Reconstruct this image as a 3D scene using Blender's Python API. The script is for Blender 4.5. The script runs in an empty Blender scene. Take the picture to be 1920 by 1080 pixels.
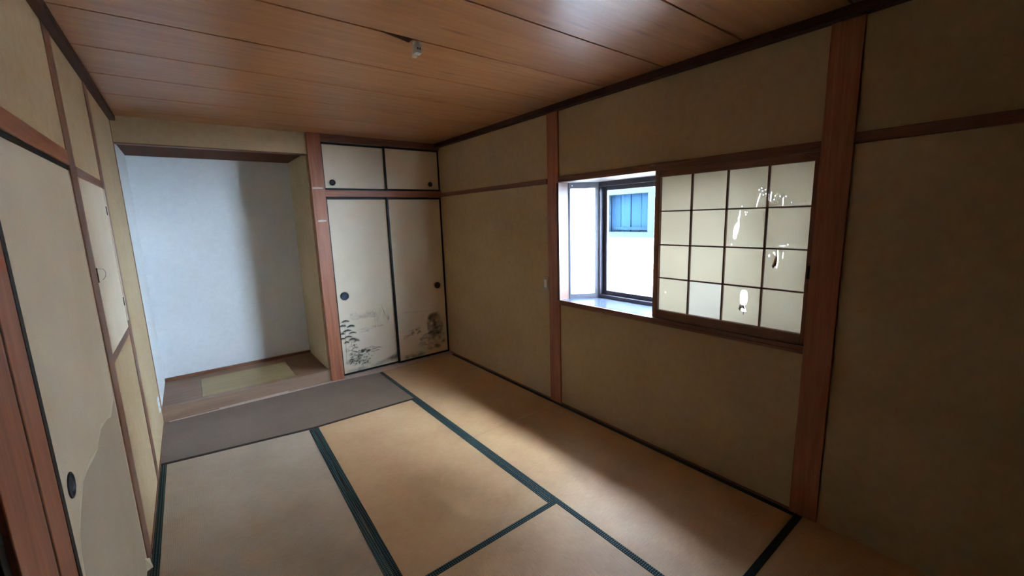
import bpy, bmesh, math, random
from mathutils import Matrix, Vector

random.seed(7)
SC = bpy.context.scene
COL = SC.collection

# ------------------------------------------------------------------ camera
F, YAW, PITCH, ROLL = 782.1, 0.6571, 0.1672, -0.0315
CAM = Vector((-2.3455, -4.3123, 1.5728))
fw = Vector((math.sin(YAW) * math.cos(PITCH), math.cos(YAW) * math.cos(PITCH), -math.sin(PITCH)))
rt = Vector((math.cos(YAW), -math.sin(YAW), 0))
up = rt.cross(fw)
r2 = rt * math.cos(ROLL) + up * math.sin(ROLL)
u2 = -rt * math.sin(ROLL) + up * math.cos(ROLL)
cam_data = bpy.data.cameras.new('camera')
cam_data.sensor_width = 36.0
cam_data.lens = F / 1920 * 36.0
cam_data.clip_start = 0.02
cam = bpy.data.objects.new('camera', cam_data)
COL.objects.link(cam)
m = Matrix.Identity(4)
for i in range(3):
    m[i][0], m[i][1], m[i][2], m[i][3] = r2[i], u2[i], -fw[i], CAM[i]
cam.matrix_world = m
SC.camera = cam

# ------------------------------------------------------------------ world, exposure
world = bpy.data.worlds.new('overcast_sky')
SC.world = world
world.use_nodes = True
bg = world.node_tree.nodes['Background']
bg.inputs['Color'].default_value = (0.64, 0.80, 1.0, 1)
# overcast sky: the zenith somewhat brighter than the horizon
wt = world.node_tree
w_tc = wt.nodes.new('ShaderNodeTexCoord')
w_sep = wt.nodes.new('ShaderNodeSeparateXYZ')
w_map = wt.nodes.new('ShaderNodeMapRange')
w_map.inputs['From Min'].default_value = 0.0
w_map.inputs['From Max'].default_value = 1.0
SKY = 18.0
w_map.inputs['To Min'].default_value = SKY * 0.75
w_map.inputs['To Max'].default_value = SKY
wt.links.new(w_tc.outputs['Generated'], w_sep.inputs[0])
wt.links.new(w_sep.outputs['Z'], w_map.inputs['Value'])
wt.links.new(w_map.outputs['Result'], bg.inputs['Strength'])
SC.view_settings.view_transform = 'Standard'
SC.view_settings.look = 'None'
SC.view_settings.gamma = 1.0
SC.view_settings.use_curve_mapping = False
SC.view_settings.exposure = 3.5
SC.cycles.diffuse_bounces = 8
SC.cycles.max_bounces = 14
SC.cycles.transparent_max_bounces = 128

# ------------------------------------------------------------------ materials
def srgb(r, g, b):
    def c(v):
        v /= 255.0
        return v / 12.92 if v <= 0.04045 else ((v + 0.055) / 1.055) ** 2.4
    return (c(r), c(g), c(b), 1.0)

class NT:
    def __init__(self, name):
        self.mat = bpy.data.materials.new(name)
        self.mat.use_nodes = True
        self.t = self.mat.node_tree
        self.t.nodes.clear()
        self.out = self.n('ShaderNodeOutputMaterial')
    def n(self, typ, **kw):
        nd = self.t.nodes.new(typ)
        for k, v in kw.items():
            if k.startswith('i_'):
                nd.inputs[k[2:].replace('_', ' ')].default_value = v
            else:
                setattr(nd, k, v)
        return nd
    def l(self, a, b):
        self.t.links.new(a, b)
    def coords(self, scale=(1, 1, 1), rot=(0, 0, 0)):
        tc = self.n('ShaderNodeNewGeometry')
        mp = self.n('ShaderNodeMapping')
        mp.inputs['Scale'].default_value = scale
        mp.inputs['Rotation'].default_value = rot
        self.l(tc.outputs['Position'], mp.inputs['Vector'])
        return mp.outputs['Vector']
    def noise(self, vec, scale, detail=4, rough=0.55, dist=0.0):
        nd = self.n('ShaderNodeTexNoise')
        nd.inputs['Scale'].default_value = scale
        nd.inputs['Detail'].default_value = detail
        nd.inputs['Roughness'].default_value = rough
        nd.inputs['Distortion'].default_value = dist
        self.l(vec, nd.inputs['Vector'])
        return nd.outputs['Fac']
    def ramp(self, fac, stops):
        r = self.n('ShaderNodeValToRGB')
        while len(r.color_ramp.elements) < len(stops):
            r.color_ramp.elements.new(0.5)
        for e, (p, c) in zip(r.color_ramp.elements, stops):
            e.position = p
            e.color = c
        self.l(fac, r.inputs['Fac'])
        return r.outputs['Color']
    def mix(self, fac, a, b, mode='MIX'):
        x = self.n('ShaderNodeMix', data_type='RGBA', blend_type=mode)
        if isinstance(fac, (int, float)):
            x.inputs['Factor'].default_value = fac
        else:
            self.l(fac, x.inputs['Factor'])
        for v, k in ((a, 6), (b, 7)):
            if isinstance(v, tuple):
                x.inputs[k].default_value = v
            else:
                self.l(v, x.inputs[k])
        return x.outputs[2]
    def math(self, op, a, b=None):
        x = self.n('ShaderNodeMath', operation=op)
        for i, v in enumerate((a, b)):
            if v is None:
                continue
            if isinstance(v, (int, float)):
                x.inputs[i].default_value = v
            else:
                self.l(v, x.inputs[i])
        return x.outputs[0]
    def bsdf(self, color, rough=0.6, metal=0.0, spec=0.5, height=None, bump=0.2, dist=0.002):
        b = self.n('ShaderNodeBsdfPrincipled')
        if isinstance(color, tuple):
            b.inputs['Base Color'].default_value = color
        else:
            self.l(color, b.inputs['Base Color'])
        if isinstance(rough, (int, float)):
            b.inputs['Roughness'].default_value = rough
        else:
            self.l(rough, b.inputs['Roughness'])
        b.inputs['Metallic'].default_value = metal
        b.inputs['Specular IOR Level'].default_value = spec
        if height is not None:
            bp = self.n('ShaderNodeBump')
            bp.inputs['Strength'].default_value = bump
            bp.inputs['Distance'].default_value = dist
            self.l(height, bp.inputs['Height'])
            self.l(bp.outputs['Normal'], b.inputs['Normal'])
        self.l(b.outputs[0], self.out.inputs['Surface'])
        return b

MAT = {}
def wood(key, dark, mid, light, axis, rough=0.45, spec=0.4, fine=1.0, knots=False):
    t = NT(key)
    s = {'x': (0.5, 9, 9), 'y': (9, 0.5, 9), 'z': (9, 9, 0.5)}[axis]
    v = t.coords(tuple(q * fine for q in s))
    a = t.noise(v, 3.0, 6, 0.6, 0.6)
    b = t.noise(v, 14.0, 4, 0.6)
    f = t.math('ADD', t.math('MULTIPLY', a, 0.7), t.math('MULTIPLY', b, 0.3))
    c = t.ramp(f, [(0.32, dark), (0.5, mid), (0.68, light)])
    big = t.noise(t.coords(), 1.3, 3)
    c = t.mix(t.math('MULTIPLY', big, 0.35), c, dark)
    if knots:
        kv = t.coords({'x': (1.6, 11, 1), 'y': (11, 1.6, 1), 'z': (11, 1, 1.6)}[axis])
        vo = t.n('ShaderNodeTexVoronoi', feature='F1')
        vo.inputs['Scale'].default_value = 1.0
        vo.inputs['Randomness'].default_value = 1.0
        t.l(kv, vo.inputs['Vector'])
        k = t.ramp(vo.outputs['Distance'], [(0.0, (1, 1, 1, 1)), (0.09, (0.5, 0.5, 0.5, 1)), (0.17, (0, 0, 0, 1))])
        kk = t.math('MULTIPLY', k, 0.65)
        c = t.mix(kk, c, srgb(74, 36, 18))
    t.bsdf(c, rough, spec=spec, height=f, bump=0.08, dist=0.002)
    MAT[key] = t.mat
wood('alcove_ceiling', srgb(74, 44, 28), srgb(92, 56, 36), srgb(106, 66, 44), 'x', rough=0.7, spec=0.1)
wood('shaded_cornice_wood', srgb(58, 34, 24), srgb(74, 44, 31), srgb(88, 54, 38), 'y', rough=0.6, spec=0.2)  # darker than the rails: shade at the ceiling edge put into the colour
for ax in 'xyz':
    wood('post_wood_' + ax, srgb(134, 78, 52), srgb(160, 98, 68), srgb(182, 118, 84), ax)
    wood('rail_wood_' + ax, srgb(98, 60, 42), srgb(124, 80, 58), srgb(146, 98, 72), ax)
wood('ceiling_wood', srgb(160, 104, 62), srgb(182, 122, 76), srgb(198, 138, 90), 'x', rough=0.36, spec=0.85, knots=True)
wood('alcove_wood', srgb(112, 76, 52), srgb(132, 94, 66), srgb(150, 110, 80), 'x', rough=0.4)
wood('sill_bar_wood', srgb(126, 98, 78), srgb(142, 114, 93), srgb(156, 128, 106), 'x', rough=0.45)
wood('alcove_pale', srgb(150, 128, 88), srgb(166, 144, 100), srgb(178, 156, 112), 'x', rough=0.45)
wood('sill_wood_sky_tint', srgb(54, 60, 72), srgb(60, 66, 78), srgb(66, 72, 84), 'y', rough=0.25)  # blue of the reflected sky is put into the wood colour
wood('jamb_wood', srgb(66, 36, 20), srgb(74, 42, 25), srgb(82, 48, 30), 'z', rough=0.45)
wood('soffit_wood', srgb(176, 150, 136), srgb(190, 164, 150), srgb(200, 176, 162), 'y', rough=0.45)
wood('head_wood', srgb(96, 82, 78), srgb(106, 92, 88), srgb(114, 100, 96), 'y', rough=0.5)

def plaster(key, base, dark, rough=0.95):
    t = NT(key)
    v = t.coords()
    fine = t.noise(v, 420.0, 3, 0.7)
    big = t.noise(v, 1.6, 4)
    mid = t.noise(v, 22.0, 4)
    c = t.ramp(t.math('ADD', t.math('MULTIPLY', big, 0.6), t.math('MULTIPLY', mid, 0.4)), [(0.35, dark), (0.65, base)])
    c = t.mix(t.math('MULTIPLY', fine, 0.22), c, dark)
    t.bsdf(c, rough, spec=0.15, height=fine, bump=0.35, dist=0.0015)
    MAT[key] = t.mat
plaster('wall_plaster', srgb(194, 170, 134), srgb(178, 153, 117))
plaster('alcove_white', srgb(228, 230, 228), srgb(218, 220, 218))
plaster('exterior_render', srgb(190, 186, 178), srgb(170, 166, 160))

def tatami(key, a, b, c3, axis):
    t = NT(key)
    v = t.coords((1, 1, 1))
    sep = t.n('ShaderNodeSeparateXYZ'); t.l(v, sep.inputs[0])
    ax = sep.outputs['X' if axis == 'y' else 'Y']     # ribs run along the mat
    al = sep.outputs['Y' if axis == 'y' else 'X']
    rib = t.math('SINE', t.math('MULTIPLY', ax, 2 * math.pi / 0.0075))
    rush = t.math('SINE', t.math('MULTIPLY', al, 2 * math.pi / 0.003))
    strk = t.noise(t.coords((4, 60, 1) if axis == 'y' else (60, 4, 1)), 5.0, 4, 0.6)
    big = t.noise(v, 2.2, 4, 0.6)
    f = t.math('ADD', t.math('MULTIPLY', strk, 0.45), t.math('MULTIPLY', big, 0.55))
    col = t.ramp(f, [(0.35, a), (0.5, b), (0.66, c3)])
    col = t.mix(t.math('MULTIPLY', t.math('ADD', rib, 1.0), 0.06), col, a)
    h = t.math('ADD', t.math('MULTIPLY', rib, 0.5), t.math('MULTIPLY', rush, 0.2))
    b_ = t.bsdf(col, 0.5, spec=0.5, height=h, bump=0.3, dist=0.0012)
    b_.inputs['Sheen Weight'].default_value = 0.2
    b_.inputs['Sheen Roughness'].default_value = 0.35
    MAT[key] = t.mat
for ax in 'xy':
    tatami('tatami_' + ax, srgb(178, 136, 92), srgb(198, 154, 108), srgb(210, 170, 124), ax)
tatami('tatami_grey', srgb(160, 138, 112), srgb(176, 154, 128), srgb(188, 168, 142), 'y')
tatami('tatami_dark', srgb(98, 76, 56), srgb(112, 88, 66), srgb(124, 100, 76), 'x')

def heri(key, base, dot, amount):
    t = NT(key)
    sep = t.n('ShaderNodeSeparateXYZ'); t.l(t.coords((1, 1, 1), (0, 0, math.pi / 4)), sep.inputs[0])
    k = 2 * math.pi / 0.016
    p = t.math('MULTIPLY', t.math('SINE', t.math('MULTIPLY', sep.outputs['X'], k)), t.math('SINE', t.math('MULTIPLY', sep.outputs['Y'], k)))
    fac = t.ramp(p, [(0.45, (0, 0, 0, 1)), (0.75, (1, 1, 1, 1))])
    c = t.mix(t.math('MULTIPLY', fac, amount), base, dot)
    n = t.noise(t.coords(), 900, 2)
    t.bsdf(c, 0.7, spec=0.25, height=n, bump=0.3, dist=0.001)
    MAT[key] = t.mat
heri('border_green', srgb(14, 32, 31), srgb(130, 146, 138), 0.8)
heri('border_plain', srgb(14, 26, 26), srgb(50, 66, 62), 0.3)
heri('border_brown', srgb(50, 38, 34), srgb(84, 66, 56), 0.3)

def simple(key, color, rough=0.5, metal=0.0, spec=0.5, var=0.12, scale=30):
    t = NT(key)
    n = t.noise(t.coords(), scale, 4)
    d = tuple(c * (1 - var) for c in color[:3]) + (1,)
    t.bsdf(t.ramp(n, [(0.3, d), (0.7, color)]), rough, metal, spec, height=n, bump=0.05, dist=0.001)
    MAT[key] = t.mat
simple('black_lacquer', srgb(18, 18, 20), 0.45, spec=0.2)
simple('dark_door', srgb(30, 30, 38), 0.5)
simple('handle_metal', srgb(46, 52, 62), 0.4, 0.6)
simple('handle_dark', srgb(30, 26, 28), 0.45, 0.4)
simple('bronze_aluminium', srgb(62, 58, 66), 0.35, 0.5)
simple('silver_aluminium', srgb(92, 90, 98), 0.4, 0.3)
simple('white_plastic', srgb(226, 222, 212), 0.4)
simple('switch_plastic', srgb(176, 166, 150), 0.4)
simple('socket_hole', srgb(60, 56, 54), 0.6)
simple('tape', srgb(206, 186, 166), 0.35)
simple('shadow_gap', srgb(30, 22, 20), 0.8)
simple('stain_wood', srgb(92, 58, 34), 0.6)
simple('neighbour_frame', srgb(50, 58, 60), 0.8, spec=0.0)
simple('gravel', srgb(66, 62, 56), 0.95, scale=60, var=0.4)
simple('roof_tile', srgb(84, 86, 92), 0.6)
simple('neighbour_blind', srgb(46, 56, 66), 0.8, spec=0.0)

def paper(key, a, b, rough=0.85):
    t = NT(key)
    v = t.coords()
    big = t.noise(v, 1.7, 4)
    fib = t.noise(t.coords((1, 1, 1)), 180, 3, 0.7)
    c = t.ramp(t.math('ADD', t.math('MULTIPLY', big, 0.7), t.math('MULTIPLY', fib, 0.3)), [(0.35, a), (0.62, b)])
    t.bsdf(c, rough, spec=0.2, height=fib, bump=0.12, dist=0.0008)
    MAT[key] = t.mat
paper('fusuma_paper', srgb(204, 186, 158), srgb(216, 200, 174))
paper('closet_paper', srgb(214, 196, 168), srgb(226, 210, 184))
paper('water_stain', srgb(180, 164, 140), srgb(192, 176, 152))
paper('tide_line', srgb(212, 202, 176), srgb(220, 210, 186))

# neighbour's siding: rows of thin blocks
t = NT('siding')
v = t.coords((1, 1, 1))
br = t.n('ShaderNodeTexBrick')
br.inputs['Scale'].default_value = 1.0
br.inputs['Brick Width'].default_value = 0.16
br.inputs['Row Height'].default_value = 0.035
br.inputs['Mortar Size'].default_value = 0.003
br.inputs['Color1'].default_value = srgb(222, 212, 202)
br.inputs['Color2'].default_value = srgb(206, 196, 188)
br.inputs['Mortar'].default_value = srgb(150, 140, 142)
sp = t.n('ShaderNodeSeparateXYZ'); cb = t.n('ShaderNodeCombineXYZ')
t.l(v, sp.inputs[0]); t.l(sp.outputs['Y'], cb.inputs['X']); t.l(sp.outputs['Z'], cb.inputs['Y'])
t.l(cb.outputs[0], br.inputs['Vector'])
t.bsdf(br.outputs['Color'], 0.8, spec=0.2, height=t.math('SUBTRACT', 1.0, br.outputs['Fac']), bump=0.6, dist=0.006)
MAT['siding'] = t.mat

# clear glass: transparent with a faint mirror
t = NT('clear_glass')
tr = t.n('ShaderNodeBsdfTransparent'); tr.inputs['Color'].default_value = (0.93, 0.97, 1.0, 1)
gl = t.n('ShaderNodeBsdfGlossy'); gl.inputs['Roughness'].default_value = 0.02
fr = t.n('ShaderNodeLayerWeight'); fr.inputs['Blend'].default_value = 0.5
mx = t.n('ShaderNodeMixShader')
fac = t.math('ADD', t.math('MULTIPLY', t.math('POWER', fr.outputs['Facing'], 5.0), 0.7), 0.03)
t.l(fac, mx.inputs[0]); t.l(tr.outputs[0], mx.inputs[1]); t.l(gl.outputs[0], mx.inputs[2])
t.l(mx.outputs[0], t.out.inputs['Surface'])
MAT['clear_glass'] = t.mat

t = NT('tinted_glass')
tr = t.n('ShaderNodeBsdfTransparent'); tr.inputs['Color'].default_value = (0.8, 0.92, 1.0, 1)
t.l(tr.outputs[0], t.out.inputs['Surface'])
MAT['tinted_glass'] = t.mat

def translucent(key, col, refl, amount, through=0.0):
    t = NT(key)
    n = t.noise(t.coords(), 6.0, 4)
    fib = t.noise(t.coords((40, 40, 6)), 6.0, 3)
    f = t.math('ADD', t.math('MULTIPLY', n, 0.7), t.math('MULTIPLY', fib, 0.3))
    d = tuple(c * 0.9 for c in col[:3]) + (1,)
    cc = t.ramp(f, [(0.3, d), (0.7, col)])
    ts = t.n('ShaderNodeBsdfTranslucent'); t.l(cc, ts.inputs['Color'])
    df = t.n('ShaderNodeBsdfDiffuse'); df.inputs['Color'].default_value = refl
    mx = t.n('ShaderNodeMixShader'); mx.inputs[0].default_value = amount
    t.l(df.outputs[0], mx.inputs[1]); t.l(ts.outputs[0], mx.inputs[2])
    t.l(mx.outputs[0], t.out.inputs['Surface'])
    MAT[key] = t.mat
translucent('shoji_paper', srgb(230, 208, 172), srgb(200, 190, 160), 0.037)
translucent('shoji_patch', srgb(228, 212, 186), srgb(200, 194, 172), 0.039)
translucent('frosted_glass', srgb(240, 246, 250), srgb(230, 235, 240), 0.75)

# brush ink on paper: the strength of each stroke is stored on its vertices
def ink(key, col):
    t = NT(key)
    at = t.n('ShaderNodeAttribute'); at.attribute_name = 'ink'
    n = t.noise(t.coords(), 90, 4, 0.7)
    f = t.math('MULTIPLY', at.outputs['Fac'], t.math('MULTIPLY', n, 0.95))
    f.node.use_clamp = True
    tr = t.n('ShaderNodeBsdfTransparent')
    df = t.n('ShaderNodeBsdfDiffuse'); df.inputs['Color'].default_value = col
    mx = t.n('ShaderNodeMixShader')
    t.l(f, mx.inputs[0]); t.l(tr.outputs[0], mx.inputs[1]); t.l(df.outputs[0], mx.inputs[2])
    t.l(mx.outputs[0], t.out.inputs['Surface'])
    MAT[key] = t.mat
ink('ink_blue', srgb(84, 90, 106))
ink('ink_brown', srgb(92, 80, 76))

# ------------------------------------------------------------------ mesh helpers
class MB:
    """collects shapes in world coordinates; build() makes ONE mesh object"""
    def __init__(self):
        self.v, self.f, self.ink = [], [], []
    def box(self, x0, x1, y0, y1, z0, z1):
        x0, x1 = sorted((x0, x1)); y0, y1 = sorted((y0, y1)); z0, z1 = sorted((z0, z1))
        b = len(self.v)
        self.v += [(x0, y0, z0), (x1, y0, z0), (x1, y1, z0), (x0, y1, z0), (x0, y0, z1), (x1, y0, z1), (x1, y1, z1), (x0, y1, z1)]
        self.f += [tuple(b + i for i in q) for q in ((3, 2, 1, 0), (4, 5, 6, 7), (0, 1, 5, 4), (1, 2, 6, 5), (2, 3, 7, 6), (3, 0, 4, 7))]
        return self
    def prism(self, pts, off):
        """closed polygon pts (3-D) swept by the vector off"""
        b, n = len(self.v), len(pts)
        self.v += [tuple(p) for p in pts] + [tuple(p[i] + off[i] for i in range(3)) for p in pts]
        self.f.append(tuple(b + i for i in reversed(range(n))))
        self.f.append(tuple(b + n + i for i in range(n)))
        for i in range(n):
            j = (i + 1) % n
            self.f.append((b + i, b + j, b + n + j, b + n + i))
        return self
    def lathe(self, c, axis, prof, n=28):
        """prof: (radius, height along axis) from the first to the last ring"""
        ax = Vector(axis).normalized()
        e1 = ax.orthogonal().normalized(); e2 = ax.cross(e1)
        b = len(self.v)
        for (r, h) in prof:
            for i in range(n):
                a = 2 * math.pi * i / n
                p = Vector(c) + ax * h + (e1 * math.cos(a) + e2 * math.sin(a)) * r
                self.v.append(tuple(p))
        for k in range(len(prof) - 1):
            for i in range(n):
                j = (i + 1) % n
                self.f.append((b + k * n + i, b + k * n + j, b + (k + 1) * n + j, b + (k + 1) * n + i))
        self.f.append(tuple(b + i for i in reversed(range(n))))
        self.f.append(tuple(b + (len(prof) - 1) * n + i for i in range(n)))
        return self
    def build(self, name, mat, parent=None, bevel=0.0, smooth=False):
        xs, ys, zs = zip(*self.v)
        if parent is None:
            o0 = Vector(((min(xs) + max(xs)) / 2, (min(ys) + max(ys)) / 2, min(zs)))
        else:
            o0 = Vector((0, 0, 0)); p = parent
            while p:
                o0 += p.location; p = p.parent
        me = bpy.data.meshes.new(name)
        me.from_pydata([tuple(Vector(q) - o0) for q in self.v], [], self.f)
        bm = bmesh.new(); bm.from_mesh(me)
        if not self.ink:
            bmesh.ops.recalc_face_normals(bm, faces=bm.faces)
        bm.to_mesh(me); bm.free()
        me.materials.append(MAT[mat])
        if self.ink:
            at = me.attributes.new('ink', 'FLOAT', 'POINT')
            for i, q in enumerate(self.ink):
                at.data[i].value = q
        o = bpy.data.objects.new(name, me)
        COL.objects.link(o)
        if parent is None:
            o.location = o0
        else:
            o.parent = parent
        if smooth:
            for p in me.polygons:
                p.use_smooth = True
        if bevel:
            md = o.modifiers.new('edge', 'BEVEL')
            md.width = bevel; md.segments = 2; md.limit_method = 'ANGLE'
        return o

def box(name, mat, dims, parent=None, bevel=0.0):
    return MB().box(*dims).build(name, mat, parent, bevel)

def empty(name, loc):
    o = bpy.data.objects.new(name, None)
    o.empty_display_size = 0.1
    COL.objects.link(o)
    o.location = loc
    return o

def tag(o, label, cat=None, group=None, kind=None):
    o['label'] = label
    if cat: o['category'] = cat
    if group: o['group'] = group
    if kind: o['kind'] = kind
    return o
def struct(o, label, cat):
    return tag(o, label, cat, kind='structure')

W = 2.675      # room width; the right wall is x = 0, the closet front y = 0
H = 2.40
YB = -4.78     # unseen wall behind the camera, set close and dark to absorb light

# ------------------------------------------------------------------ floor, ceiling, walls
struct(box('floor', 'rail_wood_y', (-W - .12, .12, YB, .95, -.14, -.045)), 'wooden subfloor under the tatami mats', 'floor')

ceil = struct(box('ceiling', 'shadow_gap', (-W - .12, .12, YB - .12, .95, H + .016, H + .14)), 'brown boarded wooden ceiling with dark seams', 'ceiling')
y = 0.215
k = 0
while y > YB:
    y1 = max(y - .435, YB)
    mb = MB().box(-W - .1, .1, y1 + .0045, min(y, .03) - .0045, H, H + .016)
    b = mb.build('ceiling_board', 'ceiling_wood', ceil, bevel=.0015)
    y = y1
    k += 1

wr = MB()
# right wall with the window opening y -3.62..-1.915, z .875..1.85
wr.box(0, .11, YB, -3.62, -.14, H + .1).box(0, .11, -1.915, .95, -.14, H + .1)
wr.box(0, .11, -3.62, -1.915, -.14, .868).box(0, .11, -3.62, -1.915, 1.855, H + .1)
struct(wr.build('wall_right', 'wall_plaster'), 'dark beige plaster wall around the bay window', 'wall')

wl = MB()
wl.box(-W - .11, -W, -1.78, 0, -.14, 1.0).box(-W - .11, -W, -1.0, 0, 1.0, H + .1).box(-W - .11, -W, -1.9, -1.0, 1.845, H + .1)
wl.box(-W - .11, -W, YB, -1.9, 1.86, H + .1).box(-W - .11, -W - .05, YB, 0, -.14, H + .1)
struct(wl.build('wall_left', 'wall_plaster'), 'beige plaster wall with wooden posts on the left', 'wall')

struct(box('wall_behind', 'dark_door', (-W - .12, .12, YB - .12, YB, -.14, H + .1)), 'unseen dark wall behind the viewer, set close to absorb light', 'wall')

wb = MB()
wb.box(-1.36, .12, .84, .95, -.14, H + .1)                      # back of the closet
wb.box(-1.33, -1.27, .03, .95, -.14, H + .1)                    # between alcove and closet
struct(wb.build('wall_back', 'wall_plaster'), 'plaster partition between the alcove and the closet', 'wall')

# alcove
struct(MB().box(-W, -1.36, .83, .95, -.14, H + .1).build('wall_alcove', 'alcove_white'), 'white painted back wall of the tokonoma alcove', 'wall')
struct(MB().box(-W - .11, -W, 0.01, .95, -.14, H + .1).build('wall_alcove_side', 'alcove_white'), 'white left side wall of the tokonoma alcove', 'wall')
struct(MB().box(-1.37, -1.33, .03, .83, -.14, H + .1).build('wall_alcove_cheek', 'wall_plaster'), 'beige right side wall of the tokonoma alcove', 'wall')
struct(MB().box(-W, -1.36, -.005, .06, 2.212, H + .01).build('wall_alcove_header', 'wall_plaster'), 'beige plaster band above the alcove opening', 'wall')
struct(MB().box(-W, -1.36, .06, .84, 2.225, 2.3).build('trim_1', 'alcove_ceiling'), 'dark brown wooden ceiling inside the alcove', 'trim')
struct(MB().box(-W, -1.36, 0.0, .075, 2.205, 2.228).build('trim_2', 'rail_wood_x', bevel=.002), 'brown wooden lintel along the top of the alcove', 'trim')

# alcove floor: sill bar and boards
af = empty('alcove_floor', (-2.02, .42, 0))
struct(af, 'raised wooden alcove floor with one paler board', 'floor')
box('sill_bar', 'sill_bar_wood', (-W, -1.362, -.012, .055, 0.0, .122), af, bevel=.004)
box('floor_board', 'alcove_wood', (-W, -2.402, .055, .80, .02, .112), af, bevel=.0015)
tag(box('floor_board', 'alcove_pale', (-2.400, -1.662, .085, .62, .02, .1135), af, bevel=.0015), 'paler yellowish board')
box('floor_board', 'alcove_wood', (-1.660, -1.37, .055, .80, .02, .112), af, bevel=.0015)
box('floor_board', 'alcove_wood', (-2.402, -1.660, .055, .085, .02, .112), af)
box('floor_board', 'alcove_wood', (-2.402, -1.660, .62, .80, .02, .112), af)
box('skirting', 'rail_wood_x', (-W, -1.37, .795, .832, .02, .135), af, bevel=.002)
box('highlight_strip', 'soffit_wood', (-2.3, -1.75, -.020, -.012, 0.0, .014), af)  # pale strip stands in for a highlight along the foot of the bar

# ------------------------------------------------------------------ posts and rails
def trim(n, label, mat, dims, bevel=.003):
    return struct(box('trim_%d' % n, mat, dims, None, bevel), label, 'trim')
trim(3, 'tall brown wooden post between alcove and closet doors', 'post_wood_z', (-1.362, -1.243, -.035, .075, 0, H))
trim(4, 'brown wooden post left of the bay window', 'post_wood_z', (-.012, .05, -1.915, -1.79, 0, H))
trim(5, 'wide brown wooden post right of the shoji screen', 'post_wood_z', (-.014, .05, -3.742, -3.622, 0, H))
trim(6, 'thin wooden rail on the wall between closet and bay window', 'rail_wood_y', (-.018, .02, -1.79, 0, 1.828, 1.868))
trim(7, 'thin wooden rail on the dark wall at right edge', 'rail_wood_y', (-.018, .02, YB, -3.742, 1.842, 1.888))
trim(8, 'wooden cornice at the window wall, darkened to carry the ceiling-edge shade', 'shaded_cornice_wood', (-.052, .02, YB, .02, 2.357, H))
trim(9, 'dark wooden cornice along the left wall', 'shaded_cornice_wood', (-W - .02, -W + .035, YB, 0.0, 2.362, H))
trim(10, 'brown wooden head beam above the small upper closet doors', 'rail_wood_x', (-1.243, 0, -.022, .075, 2.335, H))
trim(11, 'brown wooden rail between upper and lower closet doors', 'post_wood_x', (-1.243, 0, -.022, .075, 1.823, 1.888))
struct(MB().prism([(-2.64, -.010, -.02), (-1.243, -.010, -.02), (-1.243, .075, -.02), (0, .075, -.02), (0, -.106, -.02), (-.907, -.108, -.02), (-1.3, -.045, -.02), (-2.64, -.018, -.02)], (0, 0, .024)).build('trim_12', 'soffit_wood'), 'worn wooden threshold under the lower closet doors', 'trim')
trim(13, 'nearer wooden post on the left wall', 'rail_wood_z', (-W - .05, -W + .003, -1.878, -1.745, 0, H))
trim(14, 'farther wooden post on the left wall', 'rail_wood_z', (-W - .05, -W + .003, -1.046, -0.928, 0, H))
trim(15, 'brown wooden lintel above the stained sliding door', 'post_wood_y', (-W - .06, -W + .004, YB, -1.878, 1.832, 1.892))
trim(16, 'reddish wooden door post at the left edge of the view', 'post_wood_z', (-W - .05, -W - .0015, -2.963, -2.847, 0, 1.832))
t17 = trim(17, 'wide reddish wooden board beside the dark door', 'post_wood_z', (-W - .05, -W - .0015, -3.162, -2.977, 0, 1.832))
box('gap_shade_strip', 'shadow_gap', (-W - .05, -W - .004, -2.977, -2.963, 0, 1.83), t17)  # dark strip stands in for the shade inside the gap
trim(18, 'thin dark wooden edge at the corner of the alcove', 'rail_wood_z', (-W - .02, -W + .004, -.014, .012, 0, H))
trim(19, 'dark rail above the paper panel on the left wall', 'rail_wood_y', (-W - .05, -W + .003, -1.745, -1.046, 1.805, 1.845))
struct(box('baseboard_right', 'rail_wood_y', (-.006, .02, -3.62, -.03, 0, .012)), 'thin wooden floor strip under the window wall', 'baseboard')
struct(box('baseboard_left', 'rail_wood_y', (-W - .02, -W + .006, -1.745, -.014, -.02, .012)), 'thin wooden floor strip along the left wall', 'baseboard')

# ------------------------------------------------------------------ sliding doors
def handle(door, c, axis, r, mat='handle_dark'):
    h = MB().lathe(c, axis, [(r, 0), (r, .0025), (r * .93, .004), (r * .84, .003), (r * .80, .0012), (r * .4, .0009), (.0005, .0008)], 30)
    h.build('handle', mat, door, smooth=True)

def closet_door(n, x0, x1, y0, y1, z0, z1, hx, hz, hr, label, st=.021, hm='handle_dark'):
    d = empty('door_%d' % n, ((x0 + x1) / 2, y0, z0))
    struct(d, label, 'door')
    box('paper_panel', 'closet_paper', (x0 + st * .8, x1 - st * .8, y0 + .003, y1 - .003, z0 + st * .8, z1 - st * .8), d)
    for a, b in ((x0, x0 + st), (x1 - st, x1)):
        box('stile', 'black_lacquer', (a, b, y0, y1, z0, z1), d, .002)
    for a, b in ((z0, z0 + st), (z1 - st, z1)):
        box('rail', 'black_lacquer', (x0 + st, x1 - st, y0 + .001, y1 - .001, a, b), d, .002)
    handle(d, (hx, y0 + .0025, hz), (0, -1, 0), hr, hm)
    return d
dl = closet_door(2, -1.240, -.598, .026, .047, .008, 1.821, -1.145, .839, .042, 'lower left closet door painted with an ink pine tree', hm='handle_metal')
dr = closet_door(3, -.640, -.001, .001, .022, .008, 1.821, -.108, .825, .036, 'lower right closet door painted with a dark round tree')
closet_door(4, -1.240, -.606, .026, .045, 1.890, 2.334, -1.152, 1.962, .028, 'small upper left closet door of plain cream paper', .019)
closet_door(5, -.634, -.001, .001, .020, 1.890, 2.334, -.120, 1.964, .026, 'small upper right closet door of plain cream paper', .019)

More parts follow.
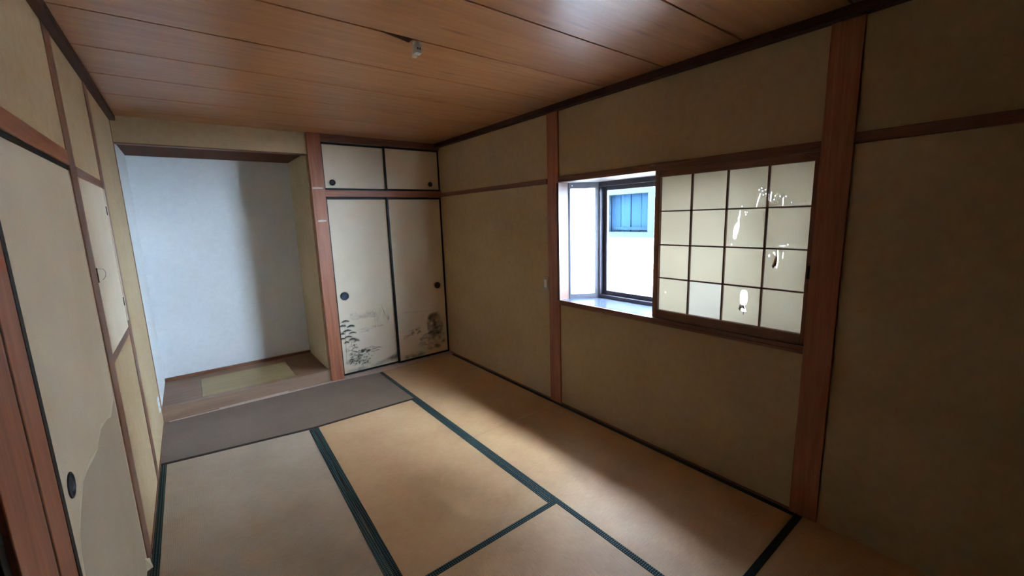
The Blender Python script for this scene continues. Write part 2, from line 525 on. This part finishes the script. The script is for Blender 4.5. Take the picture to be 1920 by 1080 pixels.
# brush painting: flat print on the paper
class Ink(MB):
    def blob(self, x, z, rx, rz, y, a, n=14):
        b = len(self.v)
        self.v.append((x, y, z)); self.ink.append(a)
        for k, s in ((0, .55), (1, 1.0)):
            for i in range(n):
                t_ = 2 * math.pi * i / n
                w_ = 1 + random.uniform(-.22, .22)
                self.v.append((x + rx * s * w_ * math.cos(t_), y, z + rz * s * w_ * math.sin(t_)))
                self.ink.append(a * .75 if k == 0 else 0.0)
        for i in range(n):
            j = (i + 1) % n
            self.f.append((b, b + 1 + i, b + 1 + j))
            self.f.append((b + 1 + i, b + 1 + n + i, b + 1 + n + j, b + 1 + j))
    def stroke(self, pts, w, y, a):
        b, n = len(self.v), len(pts)
        for i, (x, z) in enumerate(pts):
            q, p = pts[min(i + 1, n - 1)], pts[max(i - 1, 0)]
            dx, dz = q[0] - p[0], q[1] - p[1]
            L = math.hypot(dx, dz) or 1
            s = w * (1 - abs(2 * i / (n - 1) - 1) ** 2 * .8)
            for e, al in ((1, .0), (.4, a), (-.4, a), (-1, 0.0)):
                self.v.append((x - dz / L * s * e, y, z + dx / L * s * e)); self.ink.append(al)
        for i in range(n - 1):
            for e in range(3):
                c = b + i * 4 + e
                self.f.append((c, c + 1, c + 5, c + 4))
    def arc(self, x0, z0, x1, z1, sag, w, y, a, n=7):
        pts = []
        for i in range(n):
            t_ = i / (n - 1)
            pts.append((x0 + (x1 - x0) * t_, z0 + (z1 - z0) * t_ + sag * 4 * t_ * (1 - t_)))
        self.stroke(pts, w, y, a)

ya = .0268
I = Ink()
R = random.uniform
def need(n):
    global ya
    ya -= .0000006
    return ya
# pine on the left edge: stacked cloud-like pads on a thin trunk
for (x, z, w_) in ((-1.165, .575, .055), (-1.195, .53, .05), (-1.115, .515, .05), (-1.155, .475, .06), (-1.205, .455, .03), (-1.105, .445, .05),
                   (-1.150, .41, .055), (-1.205, .40, .03), (-1.105, .375, .055), (-1.07, .355, .04), (-1.17, .355, .03)):
    for q in range(7):
        I.arc(x - w_ * R(.5, .95), z - R(0, .012), x + w_ * R(.5, .95), z - R(0, .014), R(.008, .022), R(.004, .008), need(1), R(.35, .7))
    I.blob(x, z, w_, .017, need(1), .55)
I.arc(-1.17, .57, -1.19, .12, .0, .006, need(1), .6)
I.arc(-1.19, .36, -1.07, .33, .01, .005, need(1), .6)
# rocks and low foliage
for q in range(190):
    x = R(-1.19, -.98) + R(0, .05); z = R(.10, .32) * (1 if x < -1.08 else .75)
    l_ = R(.012, .04); an = R(-.5, 1.4)
    I.arc(x, z, x + l_ * math.cos(an), z + l_ * math.sin(an), R(-.006, .008), R(.005, .011), need(1), R(.3, .75))
for (x, z, rx, rz, a) in ((-1.15, .14, .06, .03, .75), (-1.08, .15, .06, .025, .75), (-1.13, .22, .05, .03, .5), (-1.04, .19, .05, .02, .55), (-1.17, .27, .03, .03, .5)):
    I.blob(x, z, rx, rz, need(1), a)
# branch reaching right
I.arc(-1.03, .255, -.80, .225, .012, .007, need(1), .75)
for q in range(26):
    x = R(-1.05, -.86); z = .235 + (x + .95) * -.1 + R(-.035, .03)
    I.arc(x, z, x + R(.03, .07), z + R(-.006, .008), R(0, .008), R(.003, .007), need(1), R(.3, .7))
# misty far hills and reeds
for q in range(46):
    x = R(-1.12, -.85); z = R(.58, .66)
    I.blob(x, z, R(.015, .04), R(.006, .016), need(1), R(.08, .24))
for q in range(24):
    x = R(-1.03, -.78); z = R(.43, .50)
    I.blob(x, z, R(.015, .045), R(.004, .012), need(1), R(.08, .26))
for q in range(16):
    x = R(-.86, -.70); z = R(.56, .68)
    I.arc(x, z, x + R(-.01, .01), z - R(.06, .15), .0, R(.003, .007), need(1), R(.12, .34))
I.stroke([(-.775, .70), (-.768, .655), (-.75, .60), (-.728, .55), (-.712, .52)], .004, need(1), .9)
I.stroke([(-.700, .565), (-.708, .545), (-.712, .525), (-.718, .505)], .007, need(1), .95)
o = I.build('ink_painting', 'ink_blue', dl)
o['label'] = 'grey ink painting of a pine tree over misty hills'
# brown hill wash along the foot of the left door
I = Ink()
for q in range(34):
    x = R(-1.21, -.63); z = .03 + (max(0, (x + 1.0)) ** 1.5) * .28
    I.blob(x, z + R(0, .02), R(.04, .08), R(.02, .04), need(1), R(.10, .2))
for q in range(6):
    I.blob(R(-.70, -.62), R(.06, .16), .04, .05, need(1), .22)
I.build('ink_wash', 'ink_brown', dl)

ya = .0032
I = Ink()
for q in range(170):                      # big dark round tree
    a_ = R(0, 2 * math.pi); rr = math.sqrt(R(0, 1))
    x = -.165 + .095 * rr * math.cos(a_); z = .375 + .14 * rr * math.sin(a_)
    I.blob(x, z, R(.02, .04), R(.016, .034), need(1), R(.10, .24))
for q in range(90):
    x = R(-.27, -.06); z = R(.09, .30)
    I.blob(x, z, R(.02, .045), R(.014, .03), need(1), R(.10, .28))
for (cx, cz, rx, rz, n_) in ((-.34, .20, .05, .05, 34), (-.29, .255, .05, .03, 20), (-.42, .325, .07, .03, 26), (-.52, .295, .035, .02, 12), (-.36, .355, .05, .015, 10)):
    for q in range(n_):
        x = cx + R(-rx, rx); z = cz + R(-rz, rz)
        I.blob(x, z, R(.01, .025), R(.006, .016), need(1), R(.14, .38))
for q in range(18):
    I.blob(R(-.56, -.32), .035 + R(0, .045), R(.03, .06), R(.02, .03), need(1), R(.18, .34))
for q in range(8):
    I.blob(R(-.55, -.15), R(.54, .60), R(.05, .09), R(.008, .016), need(1), R(.06, .12))
o = I.build('ink_painting', 'ink_brown', dr)
o['label'] = 'brown ink painting of a dark round tree'

# tape remnants on the post
for z, x0, x1, lab in ((1.905, -1.352, -1.262, 'upper strip of old tape on the post beside the closet'), (1.60, -1.335, -1.262, 'lower strip of old tape on the post beside the closet')):
    tp = MB().prism([(x0, -.0352, z - .012), (x1, -.0352, z - .009), (x1 + .003, -.0352, z + .002), ((x0 + x1) / 2, -.0352, z + .007), (x0, -.0352, z + .004)], (0, -.0012, 0))
    tag(tp.build('tape_strip', 'tape'), lab, 'tape', 'tape remnants on the post')

# ------------------------------------------------------------------ left wall doors and panel
x = -W
d1 = empty('door_1', (x - .02, -2.4, 0)); struct(d1, 'cream sliding door with a large grey water stain at its foot', 'door')
box('paper_panel', 'fusuma_paper', (x - .026, x - .003, -2.831, -1.878, .01, 1.818), d1)
box('stile', 'black_lacquer', (x - .03, x - .001, -2.846, -2.818, .0, 1.832), d1, .002)
box('rail', 'black_lacquer', (x - .03, x - .001, -2.824, -1.880, 1.812, 1.832), d1, .002)
box('rail', 'black_lacquer', (x - .03, x - .001, -2.824, -1.880, 0, .016), d1, .002)
box('edge_strip', 'closet_paper', (x - .026, x - .0015, -1.891, -1.880, .016, 1.812), d1)
handle(d1, (x - .0032, -2.739, .888), (1, 0, 0), .036, 'handle_metal')
STAIN = [(-1.895, .86), (-2.03, .82), (-2.10, .838), (-2.158, .846), (-2.249, .855), (-2.315, .841), (-2.362, .824), (-2.451, .828), (-2.556, .837), (-2.619, .834), (-2.659, .812), (-2.702, .786), (-2.754, .751), (-2.781, .703), (-2.79, .645), (-2.785, .5), (-2.80, .3), (-2.79, .03), (-1.895, .03)]
xs = x - .0029
st = MB().prism([(xs, a, b) for a, b in STAIN], (.0006, 0, 0)).build('water_stain', 'water_stain', d1)
st['label'] = 'grey brown water stain'
rim = MB()
ST = STAIN[:-1]
for i in range(len(ST) - 1):
    (a0, b0), (a1, b1) = ST[i], ST[i + 1]
    def off(j):
        p, q = ST[max(j - 1, 0)], ST[min(j + 1, len(ST) - 1)]
        dy, dz = q[0] - p[0], q[1] - p[1]; L = math.hypot(dy, dz)
        w_ = .012 + .008 * math.sin(j * 1.9)
        return (ST[j][0] + dz / L * -w_ * -1, ST[j][1] + dy / L * w_ * -1)
    o0, o1 = off(i), off(i + 1)
    rim.prism([(xs, a0, b0), (xs, a1, b1), (xs, o1[0], o1[1]), (xs, o0[0], o0[1])], (.0004, 0, 0))
rim.build('tide_line', 'tide_line', d1)
MB().prism([(x - .003, -1.929, .02), (x + .018, -1.914, .02), (x + .010, -1.899, .06), (x - .003, -1.914, .075)], (0, .004, 0)).build('peeled_paper', 'fusuma_paper', d1)

d6 = empty('door_6', (x - .02, -3.7, 0)); struct(d6, 'dark sliding door at the lower left edge of the view', 'door')
box('panel', 'dark_door', (x - .04, x - .02, -4.2, -3.162, 0, 1.832), d6)
box('stile', 'black_lacquer', (x - .045, x - .012, -3.196, -3.164, 0, 1.832), d6, .002)
struct(box('door_7', 'dark_door', (x - .04, x - .02, YB, -4.2, 0, 1.832)), 'dark sliding door beside the viewer', 'door')

# hinged paper panel between the two left posts
d8 = empty('door_8', (x, -1.46, 1.01)); struct(d8, 'small hinged cream panel high on the left wall', 'door')
box('panel', 'fusuma_paper', (x - .03, x + .002, -1.745, -1.049, 1.012, 1.803), d8, .002)
box('edge_strip', 'closet_paper', (x - .03, x + .006, -1.048, -1.025, 1.05, 1.80), d8)
box('ledge', 'rail_wood_y', (x - .03, x + .0015, -1.745, -1.049, .970, 1.010), d8, .002)
for zz in (1.68, 1.165):
    box('hinge', 'black_lacquer', (x - .001, x + .005, -1.059, -1.043, zz - .024, zz + .024), d8, .001)
lt = MB().box(x + .002, x + .005, -1.740, -1.732, 1.345, 1.41)
lt.build('latch', 'black_lacquer', d8)
wire = MB()
pts = [(x + 0.005, -1.728, 1.405), (x + 0.019, -1.700, 1.402), (x + 0.023, -1.674, 1.385), (x + 0.019, -1.666, 1.365), (x + 0.009, -1.672, 1.35)]
for a, b in zip(pts, pts[1:]):
    wire.prism([(a[0], a[1], a[2] - .0005), (a[0], a[1], a[2] + .0005), (b[0], b[1], b[2] + .0005), (b[0], b[1], b[2] - .0005)], (.001, 0, 0))
wire.build('wire_loop', 'handle_dark', d8)

# ------------------------------------------------------------------ bay window
YL, YR = -1.915, -3.622            # opening
XB = .30                           # outer glass line
ZS, ZT = .900, 1.828
w1 = empty('window_1', (.15, -2.77, ZS)); struct(w1, 'bay window with aluminium frames and wooden sill', 'window')
plan = [(-.012, YL), (.10, YL), (XB + .03, -2.045), (XB + .03, -3.49), (.10, YR), (-.012, YR)]
def slab(name, mat, z0, z1, pl=plan, par=w1):
    return MB().prism([(a, b, z0) for a, b in pl], (0, 0, z1 - z0)).build(name, mat, par)
# sill and head boards: three strips split by the two shoji grooves
def strips(name, mat, z0, z1, zg):
    cuts = [(-.012, .004), (.008, .030), (.034, None)]
    for a, b in cuts:
        if b is not None:
            box(name, mat if a > 0 else 'rail_wood_y', (a, b, YR, YL, z0, z1), w1, .0012)
        else:
            slab(name, mat, z0, z1, [(a, YL), (.10, YL), (XB + .03, -2.045), (XB + .03, -3.49), (.10, YR), (a, YR)])
    box(name + '_groove', 'shadow_gap', (-.010, .05, YR, YL, *zg), w1)
strips('sill_board', 'sill_wood_sky_tint', ZS - .02, ZS, (ZS - .019, ZS - .006))
strips('head_board', 'head_wood', ZT, ZT + .02, (ZT + .006, ZT + .019))
box('sill_casing', 'rail_wood_y', (-.016, .10, YR, YL, .862, ZS - .02), w1, .002)
box('head_casing', 'rail_wood_y', (-.016, .10, YR, YL, ZT + .012, 1.872), w1, .002)
box('jamb', 'jamb_wood', (-.014, .10, YL - .005, YL + .02, ZS, ZT), w1)
box('jamb', 'jamb_wood', (.045, .10, YR - .02, YR + .005, ZS, ZT), w1)
slab('bay_roof', 'exterior_render', ZT + .02, ZT + .14, [(.10, YL + .06), (XB + .10, -1.99), (XB + .10, -3.55), (.10, YR - .06)])
slab('bay_base', 'exterior_render', ZS - .16, ZS - .02, [(.10, YL + .06), (XB + .10, -1.99), (XB + .10, -3.55), (.10, YR - .06)])
# angled side lights with frosted glass
def side(p, q, s):
    p, q = Vector(p), Vector(q)
    d = (q - p).normalized(); n = Vector((d.y, -d.x)) * s
    L = (q - p).length
    def bar(u0, u1, z0, z1, t0, t1, name, mat):
        a, b = p + d * u0, p + d * u1
        MB().prism([(a.x + n.x * t0, a.y + n.y * t0, z0), (b.x + n.x * t0, b.y + n.y * t0, z0), (b.x + n.x * t1, b.y + n.y * t1, z0), (a.x + n.x * t1, a.y + n.y * t1, z0)], (0, 0, z1 - z0)).build(name, mat, w1, .001)
    bar(0, L, ZT - .045, ZT, -.012, .02, 'side_frame', 'silver_aluminium')
    bar(0, L, ZS, ZS + .035, -.012, .02, 'side_frame', 'silver_aluminium')
    bar(0, .014, ZS + .035, ZT - .045, -.012, .02, 'side_frame', 'silver_aluminium')
    bar(L - .032, L, ZS + .035, ZT - .045, -.012, .02, 'side_frame', 'silver_aluminium')
    bar(.014, L - .032, ZS + .035, ZT - .045, .004, .008, 'frosted_pane', 'frosted_glass')
side((.10, YL), (XB, -2.055), -1)
side((.10, YR), (XB, -3.485), 1)
MB().lathe((.118, YL - .022, ZT - .022), (-.3, -1, 0), [(.006, 0), (.006, .004), (.003, .006)], 14).build('screw_cap', 'white_plastic', w1)
# main frame and two sliding sashes
box('main_frame', 'bronze_aluminium', (XB - .01, XB + .05, -3.485, -2.055, ZT - .035, ZT), w1, .002)
box('main_frame', 'bronze_aluminium', (XB - .01, XB + .05, -3.485, -2.055, ZS, ZS + .028), w1, .002)
box('main_frame', 'bronze_aluminium', (XB - .01, XB + .05, -2.082, -2.055, ZS + .028, ZT - .035), w1, .002)
box('main_frame', 'bronze_aluminium', (XB - .01, XB + .05, -3.485, -3.458, ZS + .028, ZT - .035), w1, .002)
def sash(ya, yb, x0, x1):
    s_ = .038
    box('sash_stile', 'bronze_aluminium', (x0, x1, ya - s_, ya, ZS + .028, ZT - .035), w1, .002)
    box('sash_stile', 'bronze_aluminium', (x0, x1, yb, yb + s_, ZS + .028, ZT - .035), w1, .002)
    box('sash_rail', 'bronze_aluminium', (x0, x1, yb + s_, ya - s_, ZT - .068, ZT - .035), w1, .002)
    box('sash_rail', 'bronze_aluminium', (x0, x1, yb + s_, ya - s_, ZS + .028, ZS + .060), w1, .002)
    box('glass_pane', 'clear_glass', ((x0 + x1) / 2 - .002, (x0 + x1) / 2 + .002, yb + s_, ya - s_, ZS + .06, ZT - .068), w1)
sash(-2.084, -2.79, XB + .022, XB + .044)
sash(-2.75, -3.456, XB - .004, XB + .018)

# ------------------------------------------------------------------ shoji screen
sh = empty('shoji_screen', (.02, -3.19, ZS))
tag(sh, 'wooden shoji screen with torn white paper over half the bay window', 'shoji screen')
CY = [-2.792, -2.994, -3.198, -3.402, -3.600]
CZ = [1.790, 1.582, 1.374, 1.164, .955]
X0, X1 = .006, .034
box('stile', 'rail_wood_z', (X0, X1, -2.792, -2.758, ZS + .002, ZT + .004), sh, .002)
box('stile', 'rail_wood_z', (X0, X1, -3.622, -3.598, ZS + .002, ZT + .004), sh, .002)
box('rail', 'rail_wood_y', (X0, X1, -3.598, -2.792, 1.790, ZT + .004), sh, .002)
box('rail', 'rail_wood_y', (X0, X1, -3.598, -2.792, ZS + .002, .955), sh, .002)
for yy in CY[1:4]:
    box('lattice_bar', 'rail_wood_z', (.016, X1 - .004, yy - .0042, yy + .0042, .955, 1.790), sh)
for zz in CZ[1:4]:
    box('lattice_bar', 'rail_wood_y', (.015, X1 - .004, -3.598, -2.792, zz - .0038, zz + .0038), sh)
MB().lathe((X0 + .001, -3.612, 1.27), (-1, 0, 0), [(.0085, 0), (.0085, .001), (.006, .0012)], 16).build('finger_pull', 'black_lacquer', sh)
box('pull_plate', 'black_lacquer', (X0 - .0015, X0 + .002, -3.6195, -3.6045, 1.235, 1.30), sh)

def spline_pane(outer, holes, xp):
    cu = bpy.data.curves.new('pane_outline', 'CURVE')
    cu.dimensions = '2D'; cu.fill_mode = 'BOTH'
    for loop in [outer] + holes:
        s_ = cu.splines.new('POLY'); s_.points.add(len(loop) - 1); s_.use_cyclic_u = True
        for p, q in zip(s_.points, loop):
            p.co = (q[0], q[1], 0, 1)
    tmp = bpy.data.objects.new('pane_outline', cu); COL.objects.link(tmp)
    me = bpy.data.meshes.new_from_object(tmp.evaluated_get(bpy.context.evaluated_depsgraph_get()))
    bpy.data.objects.remove(tmp); bpy.data.curves.remove(cu)
    mb = MB()
    mb.v = [(xp, v_.co.x, v_.co.y) for v_ in me.vertices]
    mb.f = [tuple(p.vertices) for p in me.polygons]
    bpy.data.meshes.remove(me)
    return mb
def slit(y0, z0, y1, z1, w_, n=5):
    """thin jagged tear from (y0,z0) to (y1,z1)"""
    L, Rr = [], []
    dy, dz = y1 - y0, z1 - z0; ln = math.hypot(dy, dz)
    for i in range(n):
        t_ = i / (n - 1)
        s_ = w_ * (math.sin(math.pi * min(max(t_, .06), .94)) ** .7) * random.uniform(.5, 1.0) / 2.6
        c = (y0 + dy * t_ + random.uniform(-.2, .2) * w_, z0 + dz * t_)
        L.append((c[0] - dz / ln * s_, c[1] + dy / ln * s_)); Rr.append((c[0] + dz / ln * s_, c[1] - dy / ln * s_))
    return L + Rr[::-1]
def dot(y_, z_, r):
    return [(y_ + r * .7 * random.uniform(.6, 1.1) * math.cos(a * math.pi / 3), z_ + r * random.uniform(.6, 1.1) * math.sin(a * math.pi / 3)) for a in range(6)]
HOLES = {
    (0, 2): [slit(-3.362, 1.655, -3.346, 1.588, .007), dot(-3.355, 1.675, .003), dot(-3.372, 1.668, .003), dot(-3.376, 1.648, .0025), dot(-3.388, 1.652, .003), dot(-3.384, 1.672, .0025), dot(-3.274, 1.594, .003), dot(-3.366, 1.683, .003)],
    (0, 3): [slit(-3.413, 1.66, -3.411, 1.615, .005), slit(-3.470, 1.632, -3.469, 1.592, .005), dot(-3.432, 1.64, .0028), dot(-3.428, 1.622, .0025), dot(-3.51, 1.604, .004), dot(-3.566, 1.607, .003), slit(-3.594, 1.68, -3.592, 1.64, .004), dot(-3.455, 1.636, .003), dot(-3.481, 1.634, .003)],
    (1, 2): [[(-3.266, 1.575), (-3.262, 1.548), (-3.256, 1.53), (-3.258, 1.512), (-3.245, 1.495), (-3.236, 1.465), (-3.236, 1.432), (-3.243, 1.418), (-3.252, 1.420), (-3.256, 1.443), (-3.262, 1.462), (-3.266, 1.49), (-3.264, 1.515), (-3.265, 1.535), (-3.269, 1.552)], dot(-3.297, 1.55, .004), dot(-3.292, 1.564, .003), dot(-3.302, 1.562, .0025), dot(-3.231, 1.388, .004)],
    (1, 3): [slit(-3.470, 1.388, -3.495, 1.390, .005), dot(-3.505, 1.396, .003)],
    (2, 3): [slit(-3.462, 1.365, -3.466, 1.315, .008), dot(-3.424, 1.335, .007), dot(-3.444, 1.352, .004), slit(-3.449, 1.355, -3.451, 1.34, .005), slit(-3.488, 1.358, -3.486, 1.325, .004), slit(-3.466, 1.312, -3.462, 1.275, .006)],
    (3, 2): [[(-3.300 + .020 * math.cos(a) - .012, 1.100 + .046 * math.sin(a) + (.004 * math.sin(3 * a))) for a in [i * math.pi / 9 for i in range(18)]],
             [(-3.297, 1.044), (-3.318, 1.050), (-3.326, 1.036), (-3.330, 1.016), (-3.325, 1.014), (-3.320, 1.028), (-3.318, 1.006), (-3.314, .999), (-3.311, 1.018), (-3.302, 1.030)]],
    (3, 0): [dot(-2.836, 1.072, .004)],
}
for i in range(4):
    for j in range(4):
        y0, y1, z0, z1 = CY[j + 1], CY[j], CZ[i + 1], CZ[i]
        outer = [(y0, z0), (y1, z0), (y1, z1), (y0, z1)]
        mb = spline_pane(outer, HOLES.get((i, j), []), X1 - .003)
        p = mb.build('paper_pane', 'shoji_patch' if (i, j) == (3, 1) else 'shoji_paper', sh)
        if (i, j) in ((3, 2), (1, 2), (2, 3)):
            p['label'] = 'torn paper pane'
        elif (i, j) == (3, 1):
            p['label'] = 'whiter replaced paper pane'
# curled flaps of torn paper
MB().prism([(.028, -3.294, 1.058), (.024, -3.318, 1.060), (.018, -3.328, 1.036), (.015, -3.312, 1.046), (.015, -3.302, 1.026), (.018, -3.292, 1.036)], (.0008, 0, 0)).build('paper_flap', 'shoji_paper', sh)
MB().prism([(.028, -3.452, 1.330), (.024, -3.464, 1.335), (.018, -3.467, 1.295), (.016, -3.452, 1.272), (.016, -3.445, 1.285)], (.0008, 0, 0)).build('paper_flap', 'shoji_paper', sh)

# ------------------------------------------------------------------ tatami mats
def mat(poly, edges, mat_key, label, border='border_green', bw=.033):
    cx = sum(p[0] for p in poly) / len(poly); cy = sum(p[1] for p in poly) / len(poly)
    t_ = empty('tatami_mat', (cx, cy, -.045))
    tag(t_, label, 'tatami mat', 'tatami mats on the floor')
    MB().prism([(a, b, -.045) for a, b in poly], (0, 0, .045)).build('rush_cover', mat_key, t_)
    for (a, b), (da, db) in edges:
        A, B = Vector(poly[a]), Vector(poly[b])
        D = Vector((da, db)) * bw
        MB().prism([(A.x, A.y, -.002), (B.x, B.y, -.002), (B.x + D.x, B.y + D.y, -.002), (A.x + D.x, A.y + D.y, -.002)], (0, 0, .0036)).build('cloth_border', border, t_, .0008)
    return t_
LX, RX = -W + .006, -.008
mat([(RX, -.108), (RX, -1.879), (-.905, -1.879), (-.905, -.108)], [((0, 1), (-1, 0)), ((2, 3), (1, 0))], 'tatami_y', 'tan tatami mat reaching from the closet along the window wall')
mat([(RX, -1.881), (RX, -3.650), (-.905, -3.650), (-.905, -1.881)], [((0, 1), (-1, 0)), ((2, 3), (1, 0))], 'tatami_y', 'sunlit tan tatami mat directly below the bay window')
mat([(LX, -.020), (-1.30, -.048), (-.907, -.110), (-.907, -.975), (-1.744, -.948), (LX, -.80)], [((3, 4), (0, 1)), ((4, 5), (0, 1))], 'tatami_dark', 'dark brown tatami mat in front of the alcove', 'border_brown', .026)
mat([(LX, -.806), (-1.746, -.954), (-1.804, -2.755), (LX, -2.755)], [((1, 2), (-1, 0)), ((0, 3), (1, 0))], 'tatami_grey', 'greyish tatami mat beside the left wall')
mat([(-1.743, -.951), (-.907, -.978), (-.907, -2.755), (-1.802, -2.755)], [((0, 3), (1, 0)), ((1, 2), (-1, 0))], 'tatami_y', 'golden tatami mat in the middle of the floor')
mat([(LX, -2.757), (-.907, -2.757), (-.907, -3.650), (LX, -3.650)], [((0, 1), (0, -1))], 'tatami_x', 'tan tatami mat nearest the viewer at the bottom edge')
mat([(-1.79, -3.652), (RX, -3.652), (RX, -4.53), (-1.79, -4.53)], [((0, 1), (0, -1)), ((2, 3), (0, 1))], 'tatami_x', 'shadowed tatami mat beyond the wide post at lower right', 'border_plain')
mat([(LX, -3.652), (-1.792, -3.652), (-1.792, -4.53), (LX, -4.53)], [((0, 1), (0, -1))], 'tatami_y', 'half tatami mat under the viewer by the left wall')
struct(box('floor_strip', 'rail_wood_x', (-W, 0, YB, -4.53, -.045, 0)), 'bare wooden floor behind the viewer', 'floor')

# ------------------------------------------------------------------ small fittings
sk = empty('ceiling_socket', (-1.37, -2.375, H)); tag(sk, 'small white plastic lamp socket on the ceiling', 'ceiling socket')
MB().lathe((-1.37, -2.375, H), (0, 0, -1), [(.020, 0), (.020, .014), (.017, .018)], 24).build('base', 'white_plastic', sk)
box('body', 'white_plastic', (-1.386, -1.354, -2.393, -2.357, H - .052, H - .016), sk, .003)
box('cord_plug', 'white_plastic', (-1.383, -1.363, -2.361, -2.336, H - .060, H - .034), sk, .004)
for a in (-1.379, -1.368):
    box('slot', 'socket_hole', (a, a + .006, -2.3936, -2.390, H - .038, H - .028), sk)
stn = MB().prism([(-1.56, -2.392, H - .0006), (-1.47, -2.372, H - .0006), (-1.40, -2.35, H - .0006), (-1.40, -2.40, H - .0006), (-1.48, -2.402, H - .0006)], (0, 0, .0005))
stn.build('stain', 'stain_wood', ceil)['label'] = 'dark stain beside the socket'

sw = empty('light_switch', (0, -1.745, .96)); tag(sw, 'beige wall switch plate left of the bay window', 'light switch')
box('plate', 'switch_plastic', (-.007, 0, -1.782, -1.712, .960, 1.078), sw, .002)
box('rocker', 'white_plastic', (-.011, -.006, -1.764, -1.730, .985, 1.053), sw, .0015)
ot = empty('wall_outlet', (-W, -.20, .17)); tag(ot, 'white outlet plate low on the left wall beside the alcove', 'wall outlet')
box('plate', 'white_plastic', (-W, -W + .008, -.235, -.165, .17, .285), ot, .002)
for zz in (.2, .245):
    box('socket', 'socket_hole', (-W + .0075, -W + .0088, -.212, -.188, zz, zz + .012), ot)

# ------------------------------------------------------------------ outside: the house next door
nh = empty('neighbour_house', (2.3, -1.5, -.5)); tag(nh, 'pale sided house next door seen through the bay window', 'house')
NY0, NY1, NZ1 = -3.3, 4.5, 2.75
XW = 2.0
wn = MB()
wn.box(XW, XW + .2, NY0, -1.40, -.5, NZ1).box(XW, XW + .2, -.73, NY1, -.5, NZ1).box(XW, XW + .2, -1.40, -.73, -.5, 1.31).box(XW, XW + .2, -1.40, -.73, 1.85, NZ1)
wn.build('wall', 'siding', nh)
rf = MB().prism([(XW - .5, NY0 - .3, NZ1), (XW + 3.0, NY0 - .3, NZ1 + 1.3), (XW + 3.0, NY0 - .3, NZ1 + 1.42), (XW - .5, NY0 - .3, NZ1 + .12)], (0, NY1 - NY0 + .6, 0))
rf.build('roof', 'roof_tile', nh)
nw = MB()
nw.box(XW - .03, XW + .06, -1.44, -.70, 1.285, 1.352).box(XW - .03, XW + .06, -1.44, -.70, 1.812, 1.89)
nw.box(XW - .03, XW + .06, -1.44, -1.368, 1.352, 1.812).box(XW - .03, XW + .06, -.762, -.70, 1.352, 1.812)
wf = nw.build('window', 'neighbour_frame', nh, .003)
box('backing', 'neighbour_blind', (XW + .10, XW + .12, -1.42, -.70, 1.29, 1.87), wf)
box('pane', 'tinted_glass', (XW + .02, XW + .024, -1.37, -.76, 1.35, 1.815), wf)
box('bottom_rail', 'neighbour_frame', (XW + .03, XW + .05, -1.33, -.83, 1.376, 1.41), wf)
for k in range(4):
    ya_, yb_ = -1.37 + k * .1525, -1.37 + (k + 1) * .1525 - .012
    box('shutter_board', 'neighbour_blind', (XW + .055 + .008 * (k % 2), XW + .075 + .008 * (k % 2), ya_, yb_, 1.34, 1.82), wf)
struct(MB().prism([(1.0, -6.1, 2.76), (1.0, -6.1, 2.86), (-1.4, -6.1, 3.7), (-1.4, -6.1, 3.55)], (0, 7.2, 0)).build('roof', 'roof_tile'), 'unseen grey roof slope, deep eave added to shade the house next door', 'roof')  # out-of-view eave, depth shaped to dim the neighbour wall and narrow the sky
struct(box('ground', 'gravel', (.12, 14, -12, 10, -.6, -.5)), 'gravel ground between the two houses', 'ground')
